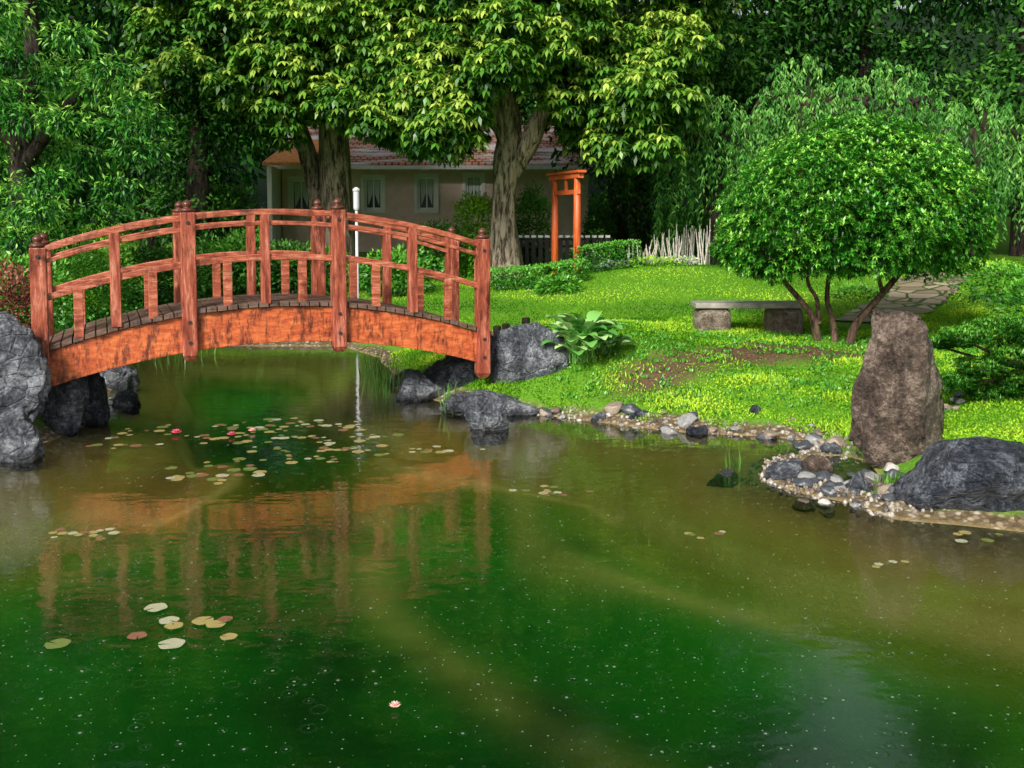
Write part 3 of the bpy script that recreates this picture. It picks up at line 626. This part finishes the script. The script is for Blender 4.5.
# ------------------------------------------------------------------ rocks
M_rock=rockmat('grey_rock',(.016,.019,.025,1),(.10,.11,.13,1),(.42,.44,.48,1)); M_rock2=rockmat('brown_rock',(.022,.015,.012,1),(.12,.085,.065,1),(.40,.31,.25,1),3.0,.25); M_rockd=rockmat('dark_rock',(.008,.011,.017,1),(.045,.053,.072,1),(.26,.29,.34,1),4)
def ico(sub):
    bm=bmesh.new(); bmesh.ops.create_icosphere(bm,subdivisions=sub,radius=1); V=np.array([v.co[:] for v in bm.verts]); Fc=[[v.index for v in f.verts] for f in bm.faces]; bm.free(); return V,Fc
ICO4=ico(5); ICO2=ico(3); ICO1=ico(1)
def rockverts(V,seed,facets=14,amp=.16,lo=.55):
    r=np.random.default_rng(seed); V=V.copy()
    for i in range(facets):
        n=r.normal(size=3); n/=np.linalg.norm(n); dd=r.uniform(lo,.88); k=V@n-dd; V-=np.outer(np.maximum(k,0)*.95,n)
    out=[]
    for v in V:
        q=Vector(v)*1.7+Vector((seed*3.1,seed,0)); n1=noise.fractal(q,0.9,2.1,5); n2=noise.noise(Vector(v)*9+Vector((seed,0,0))); n3=abs(noise.noise(Vector(v)*4+Vector((0,seed,0))))
        out.append(np.array(v)*(1+amp*n1+.03*n2-.08*(n3<.06)*(amp/.16)*(1-n3/.06)))
    V=np.array(out); mn=V.min(0);mx=V.max(0); V=(V-(mn+mx)/2)/((mx-mn)/2); 
    return V
rs=[0]
def rock(px,pyb,wpx,hpx,mat,label,z0=0.0,dep=.8,name='rock',shape=None,facets=14,cat='rock',lo=.55):
    rs[0]+=1; d=(CH-z0)*F/(pyb-HY); w=wpx*d/F; h=hpx*d/F*1.0; 
    V=rockverts(ICO4[0],rs[0]+20,facets,.16,lo)
    if shape: V=shape(V)
    zb=z0-.25; y=d+w*dep*.4; k=1+(y/d-1)*.7
    V=V*np.array([w/2*k,w*dep/2,(h*k+.25)/2])
    o=mesh(name,V,ICO4[1],mat,None,True); x=(px-512)*d/F
    o.location=(x*(y/d) ,y,zb+(h*k+.25)/2); meta(o,label,cat); return o
rock(-8,452,112,138,M_rock,'huge grey weathered boulder beside bridge end',dep=.55,facets=10,lo=.7)
rock(8,466,60,54,M_rock,'grey boulder at the water edge',dep=.8)
rock(-75,455,90,90,M_rock,'large grey boulder on pond bank',dep=.9)
rock(62,438,44,70,M_rock,'grey upright rock beneath bridge end')
rock(86,428,36,60,M_rockd,'dark wet rock under the bridge')
rock(108,390,56,30,M_rock,'flat grey rock on far bank')
rock(122,408,30,16,M_rockd,'small dark rock in shallow water')
rock(528,396,84,70,M_rock,'big angular grey boulder beside bridge post',z0=.12,dep=.75,lo=.7)
rock(486,433,46,36,M_rock,'pointed grey rock standing in the water')
rock(489,418,108,22,M_rock,'long flat grey rock at the shore',dep=.5)
rock(420,403,58,30,M_rock,'low grey rock beside the reeds')
rock(452,396,70,40,M_rockd,'dark rock underneath the bridge end',z0=.05)
rock(404,388,40,16,M_rockd,'small dark rock on the bank')
rock(478,392,40,50,M_rockd,'dark retaining rock supporting the bridge',z0=.1)
rock(758,424,26,16,M_rockd,'small blue grey rock in ground cover',z0=.08)
rock(640,427,26,14,M_rockd,'small dark rock on the shore')
rock(600,424,20,10,M_rock,'low grey stone on the shore')
rock(700,438,24,10,M_rockd,'dark wet stone on the shore')
rock(700,346,12,8,M_rock,'tiny grey rock on lawn',z0=.45)
rock(728,481,40,4,M_rock,'flat wet rock in the shallows',dep=1.1)
rock(788,486,42,20,M_rock,'grey rock on pebble spit')
rock(822,480,32,20,M_rock2,'brown rounded rock on pebble spit')
rock(836,456,26,10,M_rock,'small flat stone by the shore',z0=.02)
rock(860,496,34,18,M_rock,'pale grey stone beside large boulder',z0=.03)
rock(984,529,160,76,M_rockd,'massive dark grey boulder at pond edge',dep=.8,facets=14,lo=.62)
rock(1070,500,90,60,M_rock,'rough grey boulder at pond edge',dep=.8)
def stand(V):
    z=V[:,2]; f=np.interp(z,[-1,-.4,.1,.45,.75,.92,1],[.94,1,.98,.84,.68,.52,.34])
    prof=np.sqrt(np.clip(1-z*z,.02,1))**.75; V=V.copy(); V[:,0]=V[:,0]/prof*f*.92; V[:,1]=V[:,1]/prof*f*.9
    V[:,0]=np.clip(V[:,0],-1.05,1.05)-.03*z; V[:,1]=np.clip(V[:,1],-1.1,1.1)
    V[:,2]-=np.maximum(0,V[:,0]*.5+z-1.0)*.6
    return V
rock(901,472,106,158,M_rock2,'tall brown rough standing stone on shore',z0=.04,dep=.7,name='standing_stone',shape=stand,facets=12,cat='stone',lo=.68)
cobm=[]
M_cob=[plain('cobble_grey',(.24,.24,.235,1),.45,.3,9,.2),plain('cobble_tan',(.25,.20,.15,1),.45,.3,9,.2),plain('cobble_dark',(.06,.065,.075,1),.35,.3,9,.2),plain('cobble_pale',(.46,.44,.40,1),.5,.2,9,.2),plain('cobble_rust',(.14,.10,.08,1),.45,.3,9,.2)]
for i in range(10):
    V=rockverts(ICO2[0],200+i,9,.16,.45); me_=bpy.data.meshes.new('cobble'); me_.from_pydata([tuple(v) for v in V*np.array([.5,.40,.30])],[],ICO2[1]); me_.polygons.foreach_set('use_smooth',[True]*len(me_.polygons)); me_.materials.append(M_cob[i%5]); cobm.append(me_)
cl_names=['grey','tan','dark grey','pale','dull brown']
def cobble(x,y,s,i=None):
    i=random.choice([0,0,1,2,2,3,4,5,5,6,7,7,7,8,9]) if i is None else i
    o=bpy.data.objects.new('cobble',cobm[i]); o.location=(x,y,Hs(x,y)+s*.12); o.scale=(s,s,s*random.uniform(.8,1.2)); o.rotation_euler=(random.uniform(-.3,.3),random.uniform(-.3,.3),random.uniform(0,6.28)); link(o)
    meta(o,f'{cl_names[i%5]} rounded cobble lying on the pond shore','cobble','cobbles along the shore')
def along(i0,i1,n,spread,s0,s1):
    seg=pond[i0:i1+1]; L=np.linalg.norm(np.diff(seg,axis=0),axis=1); cum=np.concatenate([[0],np.cumsum(L)])
    for k in range(n):
        s=rng.uniform(0,cum[-1]); j=min(np.searchsorted(cum,s)-1,len(L)-1); j=max(j,0); f=(s-cum[j])/L[j]; p=seg[j]*(1-f)+seg[j+1]*f
        cobble(p[0]+rng.normal()*spread,p[1]+rng.normal()*spread*1.2,s0+(s1-s0)*rng.random()**1.6)
along(14,20,62,.12,.06,.26)
for k in range(58):
    px=rng.uniform(800,905); d=rng.uniform(8.4,9.5); x,y=XY(px,d); cobble(x,y,.05+.19*rng.random()**1.6)
for k in range(22):
    px=rng.uniform(935,1010); d=rng.uniform(10.6,11.4); x,y=XY(px,d); cobble(x,y,rng.uniform(.07,.15))
for k in range(22): x=rng.uniform(-5.8,-5.0); y=rng.uniform(11.8,13.5); cobble(x,y,rng.uniform(.08,.2))
N=1500; px=rng.uniform(740,960,N); d=rng.uniform(8.1,10.9,N); x=(px-512)*d/F; y=d; s=SD(x,y); kp=(s>-.22)&(s<.6)&(y<10.9); 
x2=[];y2=[]
seg=pond[14:22]
for i in range(len(seg)-1):
    f=rng.random(30)[:,None]; p=seg[i]*(1-f)+seg[i+1]*f+rng.normal(size=(30,2))*.12; x2+=list(p[:,0]); y2+=list(p[:,1])
x=np.concatenate([x[kp],x2]);y=np.concatenate([y[kp],y2]); z=H(x,y); n=len(x)
IV,IF=ICO1; s=rng.uniform(.012,.034,n); sc3=rng.uniform(.6,1.2,(n,3)); 
TV=IV[np.array(IF)].reshape(-1,3)
P=(TV[None]*(sc3*s[:,None])[:,None]+np.stack([x,y,z+.006],1)[:,None]).reshape(-1,3)
t=NT('gravel_material'); a=t.new('ShaderNodeAttribute',attribute_name='tint'); c=t.ramp(a.outputs['Fac'],[(0,(.06,.06,.06)),(.3,(.16,.12,.085)),(.6,(.28,.23,.17)),(.85,(.42,.40,.36)),(1,(.14,.10,.07))]); M_grav=t.done(t.pbr(c,.45))
go=npmesh('gravel',P,3,M_grav,np.repeat(rng.random(n),len(IF))); meta(go,'mixed brown and grey gravel along the pond shore','gravel',kind='stuff')
# ------------------------------------------------------------------ stone path
t=NT('flagstone'); o=t.coord(); v=t.voro(2.3,o,'DISTANCE_TO_EDGE'); vc=t.voro(2.3,o,'F1','Color'); sp=t.new('ShaderNodeSeparateColor'); t.link(vc,sp.inputs[0])
c=t.ramp(sp.outputs[0],[(0,(.20,.15,.10)),(1,(.42,.33,.24))]); c=t.mix(t.rng(v,.03,.08,1,0),c,(.04,.07,.015,1)); M_flag=t.done(t.pbr(c,.5,t.bump(v,.5,.05)))
pth=[XY(868,16.3),XY(893,17.4),XY(920,19),XY(938,21.0),XY(962,23.5),XY(1020,25)]
def pathd(x,y):
    b=np.full(np.shape(x),1e9)
    for (ax,ay),(bx_,by_) in zip(pth[:-1],pth[1:]):
        dx,dy=bx_-ax,by_-ay; t=np.clip(((x-ax)*dx+(y-ay)*dy)/(dx*dx+dy*dy),0,1); b=np.minimum(b,np.hypot(x-ax-t*dx,y-ay-t*dy))
    return b
def pathmesh(ctr,wd,name):
    m=90; ctr=np.array(ctr,float); seg=np.linspace(0,len(ctr)-1,m); cx=np.interp(seg,range(len(ctr)),ctr[:,0]); cy=np.interp(seg,range(len(ctr)),ctr[:,1])
    k5=np.ones(7)/7; cx=np.convolve(np.pad(cx,3,'edge'),k5,'valid'); cy=np.convolve(np.pad(cy,3,'edge'),k5,'valid')
    tx=np.gradient(cx);ty=np.gradient(cy);l=np.hypot(tx,ty); nx_=-ty/l; ny_=tx/l
    K=11;V=[];Fc=[]
    for i in range(m):
        wv=wd*(1+.08*math.sin(i*.7)+.05*math.sin(i*1.9))
        for k in range(K):
            o_=(k/(K-1)-.5)*wv; xx=cx[i]+nx_[i]*o_; yy=cy[i]+ny_[i]*o_; V.append((xx,yy,Hs(xx,yy)+.03))
    for i in range(m-1):
        for k in range(K-1): Fc.append((i*K+k,i*K+k+1,(i+1)*K+k+1,(i+1)*K+k))
    o=mesh(name,V,Fc,M_flag,None,True); meta(o,None,None,kind='structure'); return o
pathmesh(pth,1.2,'path')
# ------------------------------------------------------------------ ground cover & grass
N=180000; d=rng.uniform(8.2,17.5,N); px=rng.uniform(380,1060,N); x=(px-512)*d/F; y=d; s=SD(x,y)
kp=(s>.15+.14*np.sin(x*7))&(rng.random(N)>np.clip(soilf(x,y)*1.25-.1,0,.88))&(pathd(x,y)>.56)&~((x<4.3)&(y<10.7)); x=x[kp];y=y[kp];n=len(x); P=np.stack([x,y,H(x,y)],1)
pat=np.sin(x*3.3+np.sin(y*2.7)*1.3)*np.cos(y*4.1+x*.6); pat2=np.sin(x*1.1+2)*np.cos(y*1.7+x*.5)
hh=.012+.016*rng.random(n)*(1+.9*pat)+.022*np.maximum(pat,0)
Vg=leaves(P,unit(n)*.9+np.array([0,0,.9]),hh*1.7,.016,1)
tt=np.clip(.5+.28*pat2+.28*pat+.5*(rng.random(n)-.5),0,1)
g1=npmesh('ground_cover',Vg,4,M_cover,tt); meta(g1,'bright yellow green ground cover on the sloping bank','ground cover',kind='stuff')
N=90000; d=rng.uniform(17,30,N); px=rng.uniform(60,1080,N); x=(px-512)*d/F; y=d; s=SD(x,y); kp=(s>.3)&(pathd(x,y)>.56); x=x[kp];y=y[kp];n=len(x)
P=np.stack([x,y,H(x,y)],1); Vg=leaves(P,unit(n)*.7+np.array([0,0,.9]),.03+.02*rng.random(n),.02,1)
g2=npmesh('grass',Vg,4,M_cover,np.clip(.40+.32*np.sin(x*.5+y*.9+np.sin(x*1.3))+.15*np.sin(y*2.4+x)+.4*(rng.random(n)-.5),0,1)); meta(g2,'mown green lawn grass behind the pond','grass',kind='stuff')
P=[];
for k in range(520):
    dd=rng.uniform(11.5,15.5); pp=rng.uniform(545,1020); x,y=XY(pp,dd)
    if SD(np.array([x]),np.array([y]))[0]<.25: continue
    m=14; P.append(np.stack([x+rng.normal(size=m)*.06,y+rng.normal(size=m)*.06,np.full(m,Hs(x,y))],1))
P=np.concatenate(P); n=len(P); Vg=leaves(P,unit(n)*.6+np.array([0,0,.8]),.04+.03*rng.random(n),.025,1)
g3=npmesh('creeping_plants',Vg,4,M_bush,np.clip(.3+.7*rng.random(n),0,1)); meta(g3,'small leafy creeping plants dotted over the bank','plants',kind='stuff')
n=500; px=rng.uniform(600,700,n); d=rng.uniform(24.5,26.0,n); x=(px-512)*d/F; P=np.stack([x,d,H(x,d)+.1+.15*rng.random(n)],1)
o=npmesh('wildflowers',rosettes(P,np.tile([0,0,1.],(n,1)),5,.05,.03,.2),4,M_white); meta(o,'small white wildflowers in front of bamboo stakes','flowers',kind='stuff')
# ------------------------------------------------------------------ bench
M_bst=rockmat('bench_stone',(.06,.045,.035,1),(.26,.20,.15,1),(.6,.52,.43,1),5,.3)
d=15.9; x0,_=XY(695,d); x1,_=XY(802,d); zg=min(Hs(x0+.3,d),Hs(x1-.3,d)); bz=CH-(302-HY)*d/F
be=empty('stone_bench',((x0+x1)/2,d,zg),'stone garden bench with two rough block supports','bench')
MB().box(x0-.02,x1+.02,d-.24,d+.26,bz-.085,bz).make('seat',plain('slab_stone',(.30,.28,.24,1),.6,.35,7,.4),be,bevel=.015)
for xx,ww in ((x0+.28,.56),(x1-.27,.56)):
    V=rockverts(ICO4[0],int(xx*10)+60,8,.07); V=np.sign(V)*np.abs(V)**.4; hb=bz-.08-(zg-.08); V*=np.array([ww/2,.23,hb/2]); V+=np.array([xx,d,zg-.08+hb/2]); mesh('support',V,ICO4[1],M_bst,be,True)
for px_ in (497,506,526):
    x,y=XY(px_,14.6); z=Hs(x,y); o=MB().lathe((x,y,z-.1),[(.06,0),(.06,.32),(.05,.34)],10).make('wooden_stake',M_bark2); meta(o,'short dark round wooden stake near bridge','stake','short stakes beside the bridge')
# ------------------------------------------------------------------ hosta
def hosta(px,d,R,nl,label):
    x,y=XY(px,d); z0=Hs(x,y); mb=MB(); tints=[]
    for i in range(nl):
        a=rng.uniform(0,6.28); el=rng.uniform(.75,1.5); L=R*rng.uniform(.42,.65); w=L*.34; b0=np.array([x+rng.normal()*R*.15,y+rng.normal()*R*.15,z0])
        dirh=np.array([math.cos(a),math.sin(a),0]); side=np.array([-math.sin(a),math.cos(a),0]); K=6; V=[]; stem=R*rng.uniform(.3,1.0)
        p=b0+dirh*math.cos(el)*stem+np.array([0,0,math.sin(el)*stem]); e=el
        for k in range(K+1):
            f=k/K; wk=w*math.sin(math.pi*min(1,f*.93+.05))**.7
            V+=[p-side*wk+np.array([0,0,wk*.3]),p.copy(),p+side*wk+np.array([0,0,wk*.3])]
            e-= 1.3/K; p=p+(dirh*math.cos(e)+np.array([0,0,math.sin(e)]))*L/K
        mb.add(V,[(3*k+j,3*k+j+1,3*k+j+4,3*k+j+3) for k in range(K) for j in (0,1)]); tints+= [rng.random()]*len(V)
        mb.add([b0,b0+side*.008,V[1]+side*.008,V[1]],[(0,1,2,3)]); tints+=[.4]*4
    o=mb.make('hosta_plant',M_hosta,None,True); a_=o.data.attributes.new('tint','FLOAT','POINT'); a_.data.foreach_set('value',np.array(tints,np.float32)); meta(o,label,'plant')
hosta(580,13.3,.52,110,'large leaved hosta plant on bank beside boulder')
hosta(603,13.6,.38,55,'smaller pale hosta plant on bank')
def reeds(px,d,n,h,sp,label):
    x,y=XY(px,d); bx=x+rng.normal(size=n)*sp; by=y+rng.normal(size=n)*sp; P=np.stack([bx,by,np.full(n,-.05)],1)
    P[:,2]=np.maximum(P[:,2],H(bx,by)-.02)
    o=npmesh('reeds',leaves(P,unit(n)*.18+np.array([0,0,1.]),h*(.6+.5*rng.random(n)),.016,2),4,M_reed,rng.random(n)); meta(o,label,'reeds')
reeds(385,13.6,45,.7,.13,'clump of green reeds growing in shallow water'); reeds(372,15,30,.6,.15,'thin reeds beside the far bank'); reeds(452,12.6,30,.45,.09,'tuft of reeds between shore rocks'); reeds(170,17.5,50,.4,.3,'low reeds on the far bank'); reeds(885,8.9,90,.10,.10,'small tuft of green grass among pebbles')
reeds(735,9.6,10,.3,.05,'few sparse reeds in the shallows'); reeds(900,9.1,60,.12,.08,'grass tuft at the boulder base')
# pine
x,y=XY(1040,10.6); z0=Hs(x,y)
pe=empty('pine_tree',(x,y,z0),'cloud pruned pine with spreading needle pads','tree')
mb=MB(); mb.tube([(x,y,z0-.1),(x-.05,y,z0+.3),PX(1035,350,10.6),PX(1010,325,10.6)],[.07,.06,.05,.02],8,.1)
pads=[(1005,332,.34),(968,338,.24),(985,368,.24),(1022,358,.3),(962,382,.2),(998,396,.25),(1035,385,.35),(1045,330,.4),(945,345,.14)]
Vs=[];T=[]
for px_,py_,r in pads:
    c=PX(px_,py_,10.5+rng.uniform(-.25,.25)); mb.tube([(x,y,z0+.35),((x+c[0])/2,(y+c[1])/2,(z0+.35+c[2])/2-.04),c-np.array([0,0,.03])],[.03,.02,.01],6)
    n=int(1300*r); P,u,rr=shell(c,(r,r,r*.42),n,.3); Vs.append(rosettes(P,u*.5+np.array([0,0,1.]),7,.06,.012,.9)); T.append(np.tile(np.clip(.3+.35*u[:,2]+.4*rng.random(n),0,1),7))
mb.make('trunk',M_bark3,pe,True); npmesh('crown',np.concatenate(Vs),4,M_pine,np.concatenate(T),pe)
# ------------------------------------------------------------------ water lilies
def padmesh(col,nm):
    t=NT(nm); o=t.coord(); n=t.noise(6,4,.6,o); c=t.ramp(n,[(.35,tuple(v*.6 for v in col)),(.65,col)]); return t.done(t.pbr(c,.3))
pm=[padmesh((.18,.24,.06),'pad_green'),padmesh((.42,.35,.13),'pad_yellow'),padmesh((.28,.14,.08),'pad_red'),padmesh((.48,.49,.32),'pad_pale')]
pmesh=[]
for i in range(4):
    V=[(0,0,.0)];n=30
    for k in range(n):
        a=.12+(6.283-.24)*k/(n-1); r=1+.05*math.sin(a*5+i); V.append((r*math.cos(a),r*math.sin(a),.008+.012*math.sin(a*3+i)))
    me_=bpy.data.meshes.new('water_lily_pad'); me_.from_pydata(V,[],[(0,k+1,k+2) for k in range(n-1)]); me_.materials.append(pm[i]); pmesh.append(me_)
names=['green','yellowish','reddish brown','pale green']; placed=[]
def lily(px,py,r,i=None,ov=.6):
    d=GD(py); x=(px-512)*d/F
    for (a,b,c) in placed:
        if math.hypot(a-x,b-d)<(c+r)*ov: return
    if SD(np.array([x]),np.array([d]))[0]>-.2: return
    placed.append((x,d,r)); i=random.choices(range(4),[2,4,2,3])[0] if i is None else i
    o=bpy.data.objects.new('water_lily_pad',pmesh[i]); o.location=(x,d,.006+.0025*(len(placed)%5)); o.scale=(r,r,r); o.rotation_euler=(0,0,random.uniform(0,6.28)); link(o); meta(o,f'{names[i]} round water lily pad floating on pond','lily pad','water lily pads on the pond')
clu=[(225,432,16,4,14),(205,440,12,3,9),(265,430,18,3,14),(300,427,22,3,16),(335,428,14,3,8),(285,440,14,3,10),(320,446,14,3,10),(350,452,20,3,16),(395,453,20,2.5,14),(425,453,10,2,7),(290,460,14,3,10),(330,463,10,3,6),(240,468,14,4,9),(200,475,14,4,9),(170,482,12,3,9),(215,484,10,3,6),(130,437,14,3,8),(120,450,16,2,9),(155,430,10,3,5),(380,440,14,3,6),(260,450,12,3,8),(360,436,10,3,5),(245,480,9,2,4)]
for cx_,cy_,sx_,sy_,n in clu:
    for k in range(n): lily(cx_+rng.normal()*sx_,cy_+rng.normal()*sy_,.025+.045*rng.random()**1.3)
for px,py,r,i in [(147,618,.07,3),(160,632,.06,3),(165,638,.055,1),(127,647,.055,2),(162,656,.075,3),(195,632,.065,1),(208,636,.06,1),(218,631,.045,2),(221,648,.05,1),(45,656,.07,0)]: lily(px,py,r,i)
for k in range(16): lily(75+rng.normal()*20,539+rng.normal()*3,rng.uniform(.025,.05))
for k in range(14): lily(548+rng.normal()*14,496+rng.normal()*2.5,rng.uniform(.025,.045))
for k in range(6): lily(rng.uniform(690,730),rng.uniform(537,545),rng.uniform(.025,.04))
for k in range(10): lily(rng.uniform(965,1020),rng.uniform(538,550),rng.uniform(.025,.05))
for k in range(4): lily(rng.uniform(880,915),rng.uniform(565,575),rng.uniform(.02,.035))
M_pink=plain('pink_petal',(.75,.12,.22,1),.5,.2); M_pale=plain('pale_pink_petal',(.8,.45,.42,1),.5,.2); M_yel=plain('yellow_stamen',(.8,.5,.05,1),.6,.2)
def flower(px,py,s,mat,label):
    d=GD(py); x=(px-512)*d/F; e=empty('water_lily_flower',(x,d,0),label,'flower'); mb=MB()
    for ring,(n,el,l) in enumerate([(9,.35,1),(8,.8,.85),(6,1.2,.65)]):
        for k in range(n):
            a=6.283*k/n+ring*.3; dh=np.array([math.cos(a),math.sin(a),0]); sd=np.array([-math.sin(a),math.cos(a),0]); b=np.array([x,d,.02]); t1=b+(dh*math.cos(el)+np.array([0,0,math.sin(el)]))*l*s; m_=b+(dh*math.cos(el-.15)+np.array([0,0,math.sin(el-.15)]))*l*s*.55
            mb.add([b,m_+sd*s*.2,t1,m_-sd*s*.2],[(0,1,2,3)])
    mb.make('petal',mat,e); MB().lathe((x,d,.02),[(s*.12,0),(s*.18,s*.2),(s*.1,s*.35)],8).make('stamen',M_yel,e)
flower(172,437,.07,M_pink,'deep pink water lily flower floating on pond'); flower(228,439,.06,M_pink,'small pink water lily flower floating'); flower(249,435,.055,M_pale,'pale pink water lily bloom floating'); flower(391,725,.035,M_pale,'small orange white lily bud on open water')
# ------------------------------------------------------------------ light
w=bpy.data.worlds.new("World"); sc.world=w; w.use_nodes=True; nt=w.node_tree; nt.nodes.clear()
ob=nt.nodes.new('ShaderNodeOutputWorld'); bg=nt.nodes.new('ShaderNodeBackground'); sk=nt.nodes.new('ShaderNodeTexSky'); sk.sky_type='NISHITA'; sk.sun_disc=False
el=math.radians(35); az=math.radians(205)
sk.sun_elevation=el; sk.sun_rotation=az; sk.dust_density=4; sk.ozone_density=.6
hs=nt.nodes.new('ShaderNodeHueSaturation'); hs.inputs['Saturation'].default_value=.4
nt.links.new(sk.outputs[0],hs.inputs['Color']); nt.links.new(hs.outputs[0],bg.inputs[0]); bg.inputs[1].default_value=.15; nt.links.new(bg.outputs[0],ob.inputs[0])
sl=bpy.data.lights.new('sun','SUN'); sl.energy=4.4; sl.angle=math.radians(12); sl.color=(1,.96,.88); so=link(bpy.data.objects.new('sun',sl))
dirv=Vector((math.sin(az)*math.cos(el),math.cos(az)*math.cos(el),math.sin(el)))
so.rotation_euler=(dirv).to_track_quat('Z','Y').to_euler()
